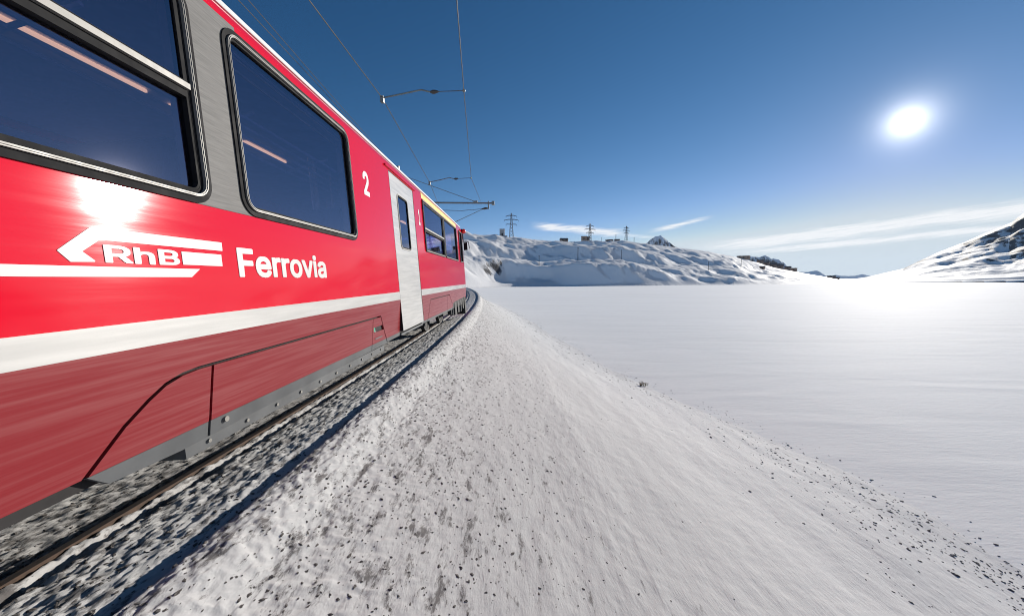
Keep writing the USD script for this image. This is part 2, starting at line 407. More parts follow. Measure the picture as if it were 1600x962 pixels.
def ground_z(t, y):
    t, y = np.broadcast_arrays(np.asarray(t, float), np.asarray(y, float))
    s = y  # along the track
    e1 = .725 + .018 * nz(s, 0 * s, 2.5, 1, 3) + .018 * nz(s, t, 11, 8, 5)   # lip of the plough groove beside the rail
    e2 = 1.345 + .05 * nz(s, 0 * s, 1.6, 1, 8) + .035 * nz(s, t, 13, 10, 9)   # lip where the ploughed bank begins
    head = t * S4                                                            # canted rail-top plane
    bed = head - .07
    z = bed + .058 * sm(t, .56, .575) - .075 * sm(t, .60, .64) + .088 * sm(t, e1 - .012, e1 + .012)
    z = z - .045 * sm(t, e2 - .22, e2 - .09) + .086 * sm(t, e2 - .010, e2 + .015)
    # bank falls to the lake
    top_t = 1.45
    zt = top_t * S4 - .02
    T = shore_t(y)
    k = np.clip((t - top_t) / (T - top_t), 0, 1.6)
    fall = zt + (LAKE - zt) * np.where(k < 1, k * (1.72 - .72 * k), 1 + .28 * (k - 1))
    w = sm(t, top_t - .06, top_t + .25)
    z = z * (1 - w) + fall * w
    und = .10 * nz(s, t, .25, .5, 21) * sm(t, 1.5, 3.5) + .035 * nz(s, t, .55, 3.0, 23) * sm(t, 1.7, 3) * (1 - .6 * sm(t, 5, 8))
    z = z + und
    # crumbly snow near the rail, smoother away from it
    near = 1 - sm(t, 1.2, 3.2)
    crumb = nz(s, t, 13, 26, 31, 3) * .034 + np.clip(nz(s, t, 26, 52, 33, 2), -.12, .5) * .042
    outer = nz(s, t, 6, 14, 41, 4) * .022
    quiet = 1 - .7 * sm(np.abs(t - .68), .07, .03) - .6 * sm(np.abs(t - 1.27), .12, .05)
    z = z + crumb * near * quiet * sm(t, -1.5, -.4) + outer * (1 - near) * (1 - .5 * sm(t, 6, 9))
    # low hillside left of the track
    L = np.clip(-t - 3.0, 0, None)
    z = np.where(t < -1.2, bed * (1 - sm(-t, 1.2, 3)) + (-.15) * sm(-t, 1.2, 3) + .16 * L * sm(L, 0, 14) + nz(s, t, .15, .15, 51) * L * .12, z)
    # keep clear of the rails and the car
    rail = np.minimum(np.abs(t - .535), np.abs(t + .535))
    z = np.where((rail < .034) & (np.abs(t) < 1), np.minimum(z, t * S4 - .045), z)
    z = np.where((np.abs(np.abs(t) - .455) < .05), np.minimum(z, t * S4 - .09), z)   # flangeway inside each rail
    return z


ts = np.concatenate([np.linspace(-60, -6, 19)[:-1], np.linspace(-6, -1.0, 21)[:-1], np.linspace(-1.0, .38, 60)[:-1], np.linspace(.38, 1.75, 150)[:-1],
                     np.linspace(1.75, 4.0, 100)[:-1], np.linspace(4.0, 10.5, 110), [12, 16]])
ys = [-60.0]
while ys[-1] < 0.4: ys.append(ys[-1] + max(.05, .06 * abs(ys[-1] - .4)))
while ys[-1] < 130: ys.append(ys[-1] + max(.011, .0068 * ys[-1]))
ys = np.array(ys)
Y, T_ = np.meshgrid(ys, ts, indexing='ij')
Z = ground_z(T_, Y)
V = np.stack([xtr(Y) + T_, Y, Z], -1).reshape(-1, 3)
F = grid_faces(len(ys), len(ts))
g = obj('ground', (V, F[:, ::-1]), m_bank, smooth=True)
shore_band = np.exp(-((T_ - shore_t(Y) + .35) / .5) ** 2)
dirt_v = np.clip(np.interp(T_, [-60, -3, -1.2, .45, 1.25, 1.5, 2.2, 3.2, 5, 60], [.3, .3, .85, .85, .78, .74, .62, .40, .12, .0]) + .35 * shore_band + .5 * nz(Y, T_, .35, .8, 57, 3), 0, 1)
UsdGeom.PrimvarsAPI(g).CreatePrimvar('dirt', Sdf.ValueTypeNames.FloatArray, 'vertex').Set(Vt.FloatArray.FromNumpy(dirt_v.ravel().astype(np.float32)))
shore_tone_v = np.clip(sm(T_, 2.5, shore_t(Y) - .3) + .5 * nz(Y, T_, .2, .5, 59, 3) * sm(T_, 2.0, 3.5) * sm(shore_t(Y) - T_, -.2, 1.5), 0, 1)  # lightens the darkened base colour of the bank towards the lake shore
UsdGeom.PrimvarsAPI(g).CreatePrimvar('shore_tone', Sdf.ValueTypeNames.FloatArray, 'vertex').Set(Vt.FloatArray.FromNumpy(shore_tone_v.ravel().astype(np.float32)))
tag(g, 'snow covered track bed and bank falling towards the frozen lake', kind='structure')

# frozen lake: one sheet to the horizon
gx = np.concatenate([-np.geomspace(26000, 8, 50), [0], np.geomspace(8, 26000, 50)])
LX, LY = np.meshgrid(gx, gx, indexing='ij')
lk = np.stack([LX, LY, np.full_like(LX, LAKE)], -1).reshape(-1, 3)
tag(obj('frozen_lake', (lk, grid_faces(len(gx), len(gx))), m_lake), 'flat frozen lake under smooth snow', kind='structure')


# ---------------------------------------------------------------- hills and mountains: (azimuth, distance) height fields
def azel(pts):
    a = np.array([math.atan((x - 804) / 560) for x, y in pts])
    return a, np.array([(435 - y) * math.cos(b) / 560 for (x, y), b in zip(pts, a)])


def prof(s, knots):
    return np.interp(s, [k[0] for k in knots], [k[1] for k in knots])


HILL = [(40, 436), (180, 410), (300, 372), (420, 352), (560, 352), (680, 362), (728, 366), (747, 369), (775, 367), (788, 371), (805, 371), (831, 375), (859, 377), (887, 378), (944, 378), (972, 377), (1000, 381),
        (1052, 387), (1100, 393), (1142, 401), (1163, 407), (1190, 414), (1239, 424), (1258, 428), (1292, 433.5), (1312, 438), (1330, 441)]
ha, he = azel(HILL)


def hill_z(a, r):
    a, r = np.broadcast_arrays(np.asarray(a, float), np.asarray(r, float))
    px = 804 + 560 * np.tan(a)
    rs_ = sinterp(px, [380, 700, 800, 930, 1100, 1300, 1330], [95, 118, 150, 168, 215, 292, 300])
    rr_ = sinterp(px, [380, 700, 930, 1100, 1240, 1300, 1330], [270, 300, 345, 400, 470, 420, 340])
    H = np.interp(a, ha, he) * rr_ + CAMZ - LAKE
    x, y = r * np.sin(a), r * np.cos(a)
    wob = .10 * nz(x, y, .012, .012, 61, 3) + .05 * nz(x, y, .05, .05, 63, 2)
    s = (r - rs_) / (rr_ - rs_)
    sw = s + wob * sm(s, 0.0, .12) * sm(s, 1.02, .8) * 2.2
    left = [(0, 0), (.012, .0), (.085, .29), (.15, .345), (.31, .38), (.40, .61), (.48, .66), (.64, .69), (.74, .87), (.9, .93), (1, 1.0), (1.15, .99), (2.2, .8)]
    right = [(0, 0), (.02, .0), (.08, .14), (.22, .22), (.30, .36), (.45, .45), (.53, .60), (.7, .70), (.82, .87), (1, 1.0), (1.15, .98), (2.2, .7)]
    w = sm(px, 960, 1100)
    P = prof(sw, left) * (1 - w) + prof(sw, right) * w
    crag = np.abs(nz(x * .9 + y * .2, y, .045, .09, 76, 4)) - .14
    small = np.abs(nz(x, y, .16, .2, 78, 3)) - .12
    n = nz(x, y, .022, .022, 71, 4) * 7.0 + nz(x, y, .06, .06, 73, 4) * 4.0 + crag * 7.0 + small * 2.0
    n = n * sm(s, 0.0, .15) * (1 - .8 * sm(np.abs(s - 1), .12, 0.0)) * np.clip(H / 25, .15, 1)
    z = LAKE - .6 * (s < 0) + H * P + n
    return np.where(s < 0, LAKE - .8, z)


def hill_at(px, frac=1.0):
    """a point on the hill: direction by its azimuth, distance as a share of the ridge's"""
    a = math.atan((px - 804) / 560)
    rr_ = float(sinterp(px, [380, 700, 930, 1100, 1240, 1300, 1330], [270, 300, 345, 400, 470, 420, 340]))
    r = rr_ * frac
    return np.array([r * math.sin(a), r * math.cos(a), float(hill_z(a, r))])


def field(name, a0, a1, na, r0, r1, nr, zf, mat, label, geom=True):
    a = np.linspace(a0, a1, na); r = np.geomspace(r0, r1, nr) if geom else np.linspace(r0, r1, nr)
    A, R = np.meshgrid(a, r, indexing='ij')
    Zz = zf(A, R)
    v = np.stack([R * np.sin(A), R * np.cos(A), Zz], -1).reshape(-1, 3)
    f = grid_faces(na, nr)
    return tag(obj(name, (v, f[:, ::-1] if False else f), mat, smooth=True), label, kind='structure')


field('snowy_hill', ha[0], ha[-1], 520, 90, 760, 230, hill_z, m_hill, 'low snowy hill with shaded banks across the lake')

RM = [(1290, 438.5), (1318, 437), (1346, 433), (1372, 427), (1403, 420), (1425, 409), (1453, 395), (1491, 380), (1528, 364), (1561, 350), (1574, 339), (1593, 327), (1650, 305), (1750, 270), (1900, 235), (2300, 190), (3200, 120), (6000, -60)]
ra_, re_ = azel(RM)


def right_z(a, r):
    a, r = np.broadcast_arrays(np.asarray(a, float), np.asarray(r, float))
    deg = np.degrees(a)
    rs_ = np.interp(deg, [40, 45, 50, 55, 70, 85], [520, 560, 560, 545, 480, 420])
    rr_ = np.interp(deg, [40, 44, 50, 55, 60, 85], [640, 760, 980, 1120, 1180, 1000])
    H = np.interp(a, ra_, re_) * rr_ + CAMZ - LAKE
    x, y = r * np.sin(a), r * np.cos(a)
    s = (r - rs_) / (rr_ - rs_)
    wob = .22 * nz(x, y, .006, .006, 81, 4)
    # layered ledges that run along the slope
    lay = nz(x * .8 + y * .6, x * -.6 + y * .8, .004, .022, 85, 4)
    sw = s + (wob + .10 * lay) * sm(s, .05, .3) * sm(s, 1.05, .8)
    P = prof(sw, [(0, 0), (.012, .018), (.055, .020), (.070, .044), (.20, .075), (.26, .13), (.40, .22), (.46, .32), (.58, .42), (.66, .57), (.78, .70), (.88, .87), (1, 1.0), (1.2, 1.02), (2, .9)])
    n = nz(x, y, .012, .012, 91, 5) * 16 + lay * 14 + np.abs(nz(x, y, .05, .05, 93, 4)) * -9
    n = n * sm(s, .05, .4) * np.clip(H / 120, .08, 1.2) * (1 - .55 * sm(np.abs(s - 1), .12, 0))
    return np.where(s < 0, LAKE - 3, LAKE + H * P + n)


field('mountain', ra_[0], math.radians(84), 560, 400, 2300, 260, right_z, m_mount, 'snowy mountainside with dark rock ledges rising at the right')


def peak(name, prof_px, r_ridge, depth, base_py, seed, mat, label, na=160, nr=70, rough=.12):
    pa, pe = azel(prof_px)
    top = pe.max() * r_ridge

    def zf(a, r):
        x, y = r * np.sin(a), r * np.cos(a)
        u = (r - r_ridge) / depth
        H = np.interp(a, pa, pe) * r_ridge
        k = 1 - np.abs(u) ** .9
        sc = 6.0 / depth
        n = (nz(x, y, sc, sc, seed, 5) * 1.0 - np.abs(nz(x, y, sc * 1.7, sc * 1.7, seed + 7, 4)) * 1.2) * top * rough * 3
        b = -30 - .1 * top
        return b + (H + CAMZ - b) * k + n * (1 - .75 * sm(np.abs(u), .12, 0)) * sm(H, 0, .3 * top)
    return field(name, pa[0], pa[-1], na, r_ridge - depth, r_ridge + depth, nr, zf, mat, label, geom=False)


peak('mountain', [(985, 392), (1000, 384), (1010, 376), (1017, 370), (1023, 367), (1028, 365.5), (1031, 368), (1037, 372), (1043, 378), (1052, 384), (1075, 392), (1100, 400)],
     1500, 200, 0, 101, m_far, 'small pointed rocky peak behind the snowy hill', rough=.10)
peak('mountain', [(1110, 412), (1135, 405), (1150, 402), (1168, 400), (1183, 400), (1187, 398), (1191, 396.5), (1195, 399), (1199, 402.5), (1207, 404), (1213, 406), (1219, 409), (1225, 414), (1231, 420), (1245, 430)],
     3600, 330, 0, 111, m_far, 'long blue shaded mountain with a knob behind the houses', rough=.2)
peak('mountain', [(1225, 432), (1243, 424.5), (1258, 424.5), (1266, 422.8), (1271, 422), (1276, 424.5), (1283, 429), (1289, 432), (1300, 437)],
     5200, 260, 0, 121, m_far, 'small rounded blue mountain near the gap in the hills', rough=.1)
peak('mountain_range', [(1270, 434), (1290, 432.5), (1300, 429), (1308, 430.5), (1320, 431), (1331, 430.5), (1342, 428), (1350, 430), (1362, 431), (1380, 430), (1420, 432), (1460, 433)],
     14000, 420, 0, 131, m_far, 'jagged distant mountain range on the horizon', na=260, rough=.12)

# ---------------------------------------------------------------- the railway
track = empty('railway_track', (XT, 4.5, 0))
tag(track, 'single metre gauge railway track half buried in snow beside the red railcar', 'railway track')


def rail_mesh(off):
    yy = np.concatenate([np.linspace(-40, 0, 30)[:-1], np.linspace(0, 20, 60)[:-1], np.linspace(20, 90, 60)])
    xx = xtr(yy)
    dx = np.gradient(xx, yy)
    prof_ = [(-.052, -.118), (.052, -.118), (.052, -.108), (.010, -.090), (.008, -.045), (.029, -.036), (.030, -.006), (.024, 0), (-.024, 0), (-.030, -.006), (-.029, -.036), (-.008, -.045), (-.010, -.090), (-.052, -.108)]
    out = []
    for x, y, d in zip(xx, yy, dx):
        for u, w in prof_:
            a = off + u
            out.append((x + a * C4 - w * S4 - XT, y - d * a - 4.5, a * S4 + w * C4))
    n = len(prof_)
    i, j = np.meshgrid(np.arange(len(yy) - 1), np.arange(n), indexing='ij')
    q = np.stack([i * n + j, i * n + (j + 1) % n, (i + 1) * n + (j + 1) % n, (i + 1) * n + j], -1)
    v = np.array(out)
    head = (np.arange(n) == 7)
    fh = q[:, head].reshape(-1, 4); fb = q[:, ~head].reshape(-1, 4)
    return (v, fb), (v, fh)


for off in (.535, -.535):
    body, head = rail_mesh(off)
    r = obj('rail', body, m_rail_side, track)
    obj('running_surface', head, m_rail_top, r)

# ballast stones and crumbs, frozen into the snow
def stone_meshes(n, seed, flat=.65):
    out = []
    for k in range(n):
        m = trimesh.creation.icosphere(1)
        v = np.array(m.vertices)
        v = v * (1 + 1.3 * (vnoise(v * 2.3 + 9.1 * k, seed + k)[:, None] - .5)) * np.array([1, 1.6, flat])
        m.vertices = v
        out.append(m)
    return out


def scatter(name, pos, size, mat, label, cat_, variants=5, seed=1):
    pi = UsdGeom.PointInstancer.Define(stage, '/World/' + numbered('/World', name))
    base = str(pi.GetPath())
    UsdGeom.Scope.Define(stage, base + '/shapes')
    tg = []
    for k, m in enumerate(stone_meshes(variants, seed)):
        p = usdkit.mesh(stage, f'{base}/shapes/stone' + (f'_{k:03d}' if k else ''), m, mat)
        tg.append(p.GetPath())
    pi.CreatePrototypesRel().SetTargets(tg)
    n = len(pos)
    r = np.random.default_rng(seed)
    pi.CreateProtoIndicesAttr(Vt.IntArray.FromNumpy(r.integers(0, variants, n).astype(np.int32)))
    pi.CreatePositionsAttr(Vt.Vec3fArray.FromNumpy(pos.astype(np.float32)))
    a = r.uniform(0, math.tau, n); q = np.stack([np.cos(a / 2), 0 * a, 0 * a, np.sin(a / 2)], 1)
    pi.CreateOrientationsAttr(Vt.QuathArray([Gf.Quath(float(x[0]), Gf.Vec3h(0, 0, float(x[3]))) for x in q]))
    sc = size[:, None] * r.uniform(.7, 1.3, (n, 3))
    pi.CreateScalesAttr(Vt.Vec3fArray.FromNumpy(sc.astype(np.float32)))
    tag(pi, label, cat_, kind='stuff')


r = np.random.default_rng(5)
n = 13000
yy = .6 * np.exp(r.uniform(0, 1, n) * math.log(40 / .6))
tt = np.where(r.uniform(0, 1, n) < .55, r.uniform(-.45, 1.3, n), 1.3 + np.abs(r.normal(0, 1.1, n)))
keep = (np.abs(tt - .535) > .07)
yy, tt = yy[keep], tt[keep]
size = np.clip(np.exp(r.normal(math.log(.0046), .42, len(yy))), .002, .0095) * (1 + .035 * yy) * np.where(tt > 1.4, .9, 1)
pos = np.stack([xtr(yy) + tt, yy, ground_z(tt, yy) - size * .1], 1)
scatter('ballast_stones', pos, size, m_stone, 'dark ballast stones and crumbs strewn in the snow beside the rail', 'stones', seed=3)
n = 2600
yy = 3.0 * np.exp(r.uniform(0, 1, n) ** 1.2 * math.log(40 / 3.0))
tt = shore_t(yy) + r.normal(-.25, .42, n) + np.where(r.uniform(0, 1, n) < .25, r.normal(-1.0, .4, n), 0)
clump = nz(yy, tt, .9, 1.2, 77, 3)
keep = clump + r.normal(0, .10, n) > .0
yy, tt = yy[keep], tt[keep]
size = np.clip(np.exp(r.normal(math.log(.0056), .45, len(yy))), .0022, .014) * (1 + .03 * yy)
pos = np.stack([xtr(yy) + tt, yy, np.maximum(ground_z(tt, yy), LAKE) + size * .1], 1)
scatter('shore_stones', pos, size, m_stone, 'dark crumbs scattered along the foot of the snow bank by the lake', 'stones', seed=9)

# a tuft of dry grass at the edge of the lake
gt = empty('grass_tuft', (4.18, 11.5, -2.06))
tag(gt, 'small tuft of dry brown grass poking from snow at the lake edge', 'grass tuft')
ms = []
for k in range(26):
    a = r.uniform(0, math.tau); l = r.uniform(.07, .17); s0 = r.normal(0, .08, 2)
    ms.append(tube([(s0[0], s0[1] * .5, 0), (s0[0] + math.cos(a) * l * .3, s0[1] * .5 + math.sin(a) * l * .3, l * .7), (s0[0] + math.cos(a) * l * .8, s0[1] * .5 + math.sin(a) * l * .8, l * .75)], [.008, .006, .002], 4))
obj('blades', cat(*ms), m_grass, gt)

# ---------------------------------------------------------------- the railcar
Y0, Y1 = -4.5, 12.35
U = 1.325
car = empty('railcar', (XT, 0, 0))
UsdGeom.Xformable(car).AddRotateYOp().Set(-4.0)
tag(car, 'red railcar with white stripe, tinted windows and white door running along the snow', 'railcar')
WIN = [(-1.62, .10, 1.745, 2.915), (.37, 2.075, 1.745, 2.915), (2.30, 3.98, 1.745, 2.915)]
W3 = (7.05, 9.02, 1.86, 2.875); W4 = (9.10, 11.05, 1.86, 2.875); WE = (11.55, 12.15, 1.86, 2.875)
DOOR = (5.23, 6.45, .565, 2.885)
DOOR2 = (-3.9, -2.68, .565, 2.885)
holes = unary_union([rrect(a + .01, b - .01, c + .01, d - .01, .11) for a, b, c, d in WIN] + [rrect(*w, .05) for w in (W3, W4, WE)] +
                    [box(*[DOOR[i] for i in (0, 2, 1, 3)]), box(*[DOOR2[i] for i in (0, 2, 1, 3)])])
pillars = unary_union([box(2.075 - .13, 1.745, 2.30 + .13, 2.945), box(.10 - .13, 1.745, .37 + .13, 2.945)])
wall = box(Y0, 1.143, Y1, 2.95)
obj('upper_side_panel', skin(wall.difference(holes).difference(pillars.buffer(.0015)), U, .03), m_red, car)
for p in polys(pillars.difference(holes)):
    obj('window_pillar', skin(p, U + .001, .03), m_pillar, car)
stripe = box(Y0, 1.030, Y1, 1.143)
obj('white_stripe', skin(stripe.difference(holes), U + .002, .03), m_white, car)
# lower panels with hatch seams, leaning in towards the track
KL = .10
seam1 = LineString([(1.29, .51), (1.333, .554), (1.385, .605), (1.487, .704), (1.592, .781), (1.676, .831), (1.765, .857), (1.86, .866), (4.459, .866), (4.599, .633), (4.72, .47)])
seam2 = LineString([(1.949, .866), (1.905, .45)])
seam3 = LineString([(4.215, .866), (4.177, .45)])
seam4 = LineString([(6.9, .47), (7.02, .70), (7.12, .92), (9.22, .92), (9.66, .66), (9.75, .5)])
seam5 = LineString([(9.0, .92), (8.98, .47)])
seamb = LineString([(-4.2, .5), (-2.3, .5), (-1.5, .866), (.25, .866), (.9, .5)])
low = Polygon([(Y0, .556), (1.0, .556), (9.72, .556), (9.80, .66), (9.95, .69), (Y1, .745), (Y1, 1.030), (Y0, 1.030)])
socket = Polygon([(4.235, .690), (4.565, .690), (4.520, .752), (4.235, .752)])
cuts = unary_union([s.buffer(.0085) for s in (seam1, seam2, seam4, seam5, seamb)] + [seam3.buffer(.005)])
lowp = low.difference(holes).difference(cuts).difference(socket)
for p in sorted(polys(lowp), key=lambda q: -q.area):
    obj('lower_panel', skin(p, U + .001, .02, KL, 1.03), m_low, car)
# dark backing behind the seams
obj('inner_lining', skin(box(Y0 + .02, .50, Y1 - .02, 1.13), U - .035, .02, KL, 1.03), m_gap, car)
sk = obj('connector_recess', cat(skin(socket.buffer(.012), U - .022, .006, KL, 1.03)), m_gap, car)
sy = cat(bx(U - .055, U - .036, 4.245, 4.29, .70, .748))
obj('green_connector', sy, m_green, sk)
obj('grey_plug', bx(U - .058, U - .034, 4.255, 4.31, .693, .706), m_alu, sk)
# grey skirt below the red
skirt = Polygon([(1.344, .5535), (1.42, .487), (1.75, .470), (4.66, .492), (4.72, .5), (5.22, .505), (5.22, .5535)])
for p in polys(skirt.difference(cuts)):
    obj('skirt_panel', skin(p, U - .002, .02, KL, 1.03), m_skirt, car)
obj('skirt_panel', skin(box(6.46, .51, 9.70, .5535).difference(cuts), U - .002, .02, KL, 1.03), m_skirt, car)
ub = obj('equipment_box', cat(bx(U - .42, U - .075, 1.78, 4.62, .405, .475)), m_skirt, car)
for yb in np.linspace(1.92, 4.5, 10):
    m = trimesh.creation.cylinder(radius=.011, height=.012, sections=8); m.apply_transform(trimesh.transformations.rotation_matrix(np.pi / 2, [0, 1, 0])); m.apply_translation([U - .070, yb, .442])
    obj('bolt', m, m_steelbolt, ub)
for (yb, wb) in ((2.02, .525), (1.65, .50)):
    m = trimesh.creation.cylinder(radius=.016, height=.014, sections=12); m.apply_transform(trimesh.transformations.rotation_matrix(np.pi / 2, [0, 1, 0])); m.apply_translation([U - .046, yb, wb])
    if yb > 2: obj('skirt_bolt', m, m_steelbolt, car)
# cornice, gutter and roof
def sweep(profile, y0, y1, closed=False, th=.012):
    p = np.array(profile); n = len(p)
    v = np.vstack([np.stack([p[:, 0], np.full(n, y0), p[:, 1]], 1), np.stack([p[:, 0], np.full(n, y1), p[:, 1]], 1)])
    k = range(n) if closed else range(n - 1)
    f = [(i, (i + 1) % n, n + (i + 1) % n, n + i) for i in k]
    return trimesh.Trimesh(*(lambda q: (v, np.vstack([q[:, [0, 2, 1]], q[:, [0, 3, 2]]])))(np.array(f)), process=False)


a = np.linspace(0, 1, 9)
obj('cornice', sweep([(U - .055 * x ** 1.8, 2.95 + .118 * x) for x in a], Y0, Y1), m_red, car, smooth=True)
obj('rain_gutter', sweep([(U - .058, 3.060), (U - .040, 3.062), (U - .036, 3.070), (U - .036, 3.092), (U - .044, 3.097), (U - .075, 3.097)], Y0, Y1), m_roof, car)
half = [(U - .07, 3.09), (1.14, 3.20), (.95, 3.31), (.7, 3.41), (.4, 3.48), (0, 3.505)]
obj('roof', sweep(half + [(-x, y) for x, y in half[::-1][1:]], Y0, Y1), m_roof, car, smooth=True)
obj('yellow_class_band', cat(skin(box(7.04, 2.890, 11.12, 2.951), U + .002, .004), sweep([(U - .055 * x ** 1.8 + .003, 2.95 + .118 * x) for x in np.linspace(0, .42, 5)], 7.04, 11.12)), m_yellow, car)
obj('drip_rail', cat(bx(U, U + .022, 5.08, 6.58, 2.905, 2.928)), m_red, car)
# floor, ends, far side, interior
obj('floor', bx(-U + .05, U - .05, Y0 + .05, Y1 - .05, .92, .99), m_dark, car)
LW = [(a, b) for a, b, c, d in WIN] + [(4.3, 5.0), (7.05, 9.0), (9.1, 11.05)]
lwall = box(Y0, .55, Y1, 3.06).difference(unary_union([box(a, 1.78, b, 2.85) for a, b in LW]))
m = skin(lwall, U, .03); m.vertices[:, 0] *= -1; m.invert()
obj('far_side_wall', m, m_red, car)
for a_, b_ in LW:
    m = sheet(box(a_, 1.78, b_, 2.85), U - .01); m.vertices[:, 0] *= -1; m.invert()
    obj('far_window', m, m_pane_far, car)
ew = Polygon([(-U, .69), (U - .03, .69), (U - .03, 2.95), (U - .10, 3.08), (.95, 3.31), (.4, 3.47), (-.4, 3.47), (-.95, 3.31), (-U, 3.06)])
for yv, t_ in ((Y1 - .04, .04), (Y0, .04)):
    m = trimesh.creation.extrude_polygon(ew.difference(box(-.95, 1.75, .95, 2.85)), t_, engine='earcut'); v = np.array(m.vertices)
    m.vertices = np.stack([v[:, 0], yv + v[:, 2], v[:, 1]], 1); m.invert()
    obj('end_wall', m, m_red, car)
    obj('end_window', bx(-.95, .95, yv + .012, yv + .024, 1.75, 2.85), m_pane, car)
obj('ceiling', sweep([(1.25, 2.90), (1.0, 2.93), (.5, 2.95), (-.5, 2.95), (-1.0, 2.93), (-1.25, 2.90)][::-1], Y0 + .06, Y1 - .06), m_ceil, car)
for u_, w_, ys_ in ((.12, 2.925, [(-1.2, .2), (.5, 1.62), (1.74, 3.02), (3.25, 3.90), (4.1, 4.8), (6.8, 8.0), (8.2, 9.4), (9.6, 10.8)]),):
    for a_, b_ in ys_:
        obj('ceiling_lamp', bx(u_ - .028, u_ + .028, a_, b_, w_, w_ + .02), m_lamp, car)
for sgn in (1, -1):
    rk = obj('luggage_rack', cat(*[bar((sgn * (.85 + .09 * k), Y0 + .4, 2.42 + .012 * k), (sgn * (.85 + .09 * k), 4.7, 2.42 + .012 * k), .012) for k in range(5)]), m_rack, car)
    for yb in np.arange(-3.4, 4.8, 1.0):
        obj('bracket', bar((sgn * .84, yb, 2.41), (sgn * 1.27, yb, 2.50), .012), m_rack, rk)
for yb in (2.45 + .65, 4.6, 5.1, 6.6):
    obj('grab_pole', bar((.55, yb, .99), (.55, yb, 2.94), .017, 8), m_rack, car)
# partition walls beside the door area
for yb in (4.72, 6.85):
    obj('partition', cat(bx(-1.27, -.42, yb, yb + .03, .99, 2.93), bx(.48, 1.24, yb, yb + .03, .99, 1.72), bx(.48, .56, yb, yb + .03, 1.72, 2.93)), m_wall, car)
SEAT = None


def seat_mesh(y, u, face):
    s = []
    prof_ = Polygon([(0, .40), (.46, .42), (.47, .50), (.12, .50), (.02, 1.12), (-.10, 1.14), (-.10, .42)]).buffer(-.02).buffer(.02)
    m = trimesh.creation.extrude_polygon(prof_, .92, engine='earcut'); v = np.array(m.vertices)
    m.vertices = np.stack([u + v[:, 2] - .46, y + face * v[:, 0], .99 + v[:, 1]], 1)
    if face > 0: m.invert()
    return m


for u_ in (.72, -.72):
    for yb in (-3.0, -1.5, .22, .36, 2.0, 2.28, 3.95, 4.15):
        f_ = 1 if yb in (-3.0, .36, 2.28) else -1
        if yb == 4.15: continue
        obj('seat', seat_mesh(yb, u_, f_), m_seat, car)
    for yb, f_ in ((7.2, 1), (8.95, -1), (9.15, 1), (10.9, -1)):
        obj('seat', seat_mesh(yb, u_, f_), m_seat, car)


# windows on the near side
def window(y0, y1, w0, w1, rad, sash, gasket=.034, alu=.014, label=None):
    o = rrect(y0, y1, w0, w1, rad)
    i1 = o.buffer(-gasket); i2 = i1.buffer(-alu); i3 = i2.buffer(-.018)
    wn = obj('window', skin(o.difference(i1), U + .010, .03), m_rubber, car, label=label)
    fr = cat(skin(i1.difference(i2), U + .022, .05), skin(i1.buffer(-.006).difference(i2.buffer(.006)), U + .026, .005))
    obj('frame', fr, m_alu, wn)
    obj('inner_seal', skin(i2.difference(i3), U + .004, .06), m_rubber, wn)
    b = i3.bounds
    if sash:
        ws = w0 + (w1 - w0) * sash
        up = i3.intersection(box(y0, ws + .02, y1, w1)); dn = i3.intersection(box(y0, w0, y1, ws - .03))
        # sliding upper sash frame stands out, lower pane set back
        sf = up.difference(up.buffer(-.022))
        obj('sash_frame', skin(sf, U + .006, .03), m_rubber, wn)
        obj('transom', cat(skin(box(b[0], ws - .004, b[2], ws + .026), U + .020, .05)), m_alu, wn)
        obj('lower_seal', skin(box(b[0], ws - .034, b[2], ws - .004).union(dn.difference(dn.buffer(-.014))), U + .002, .05), m_rubber, wn)
        obj('pane', sheet(up.buffer(-.01), U - .004), m_pane, wn)
        obj('pane', sheet(dn.buffer(-.005), U - .026), m_pane, wn)
    else:
        obj('pane', sheet(i3.buffer(.004), U - .012), m_pane, wn)
    # inside trim and blind rail behind the glass
    obj('inner_sill', bx(U - .13, U - .05, y0 + .06, y1 - .06, w0 + .055, w0 + .072), m_blind, wn)
    return wn


for k, w in enumerate(WIN):
    wn = window(*w, .12, .52 if k < 2 else 0)
    if k == 2:
        for wv, off in ((2.795, .06), (2.735, .09)):
            obj('blind_rail', bx(U - off - .012, U - off, w[0] + .07, w[1] - .07, wv, wv + .014), m_blind, wn)
        obj('blind_rail', bx(U - .07, U - .058, w[0] + .07, w[1] - .07, 2.825, 2.834), m_rack, wn)
    # jambs beside each window on the inside
    y0, y1 = w[0], w[1]
    obj('inner_frame', cat(bx(U - .12, U - .035, y0 - .03, y0 + .045, w[2], w[3]), bx(U - .12, U - .035, y1 - .045, y1 + .03, w[2], w[3]), bx(U - .12, U - .035, y0, y1, w[3] - .05, w[3])), m_wall, wn)
for w, sash in ((W3, .44), (W4, 0), (WE, 0)):
    window(*w, .05, sash, .012, .016)
obj('inner_side_wall', skin(box(Y0 + .05, .99, Y1 - .05, 2.92).difference(unary_union([holes.buffer(.02)])), U - .09, .02), m_wall, car)
obj('window_pillar', skin(box(9.02, 1.90, 9.10, 2.87), U + .012, .04), m_pillar, car)


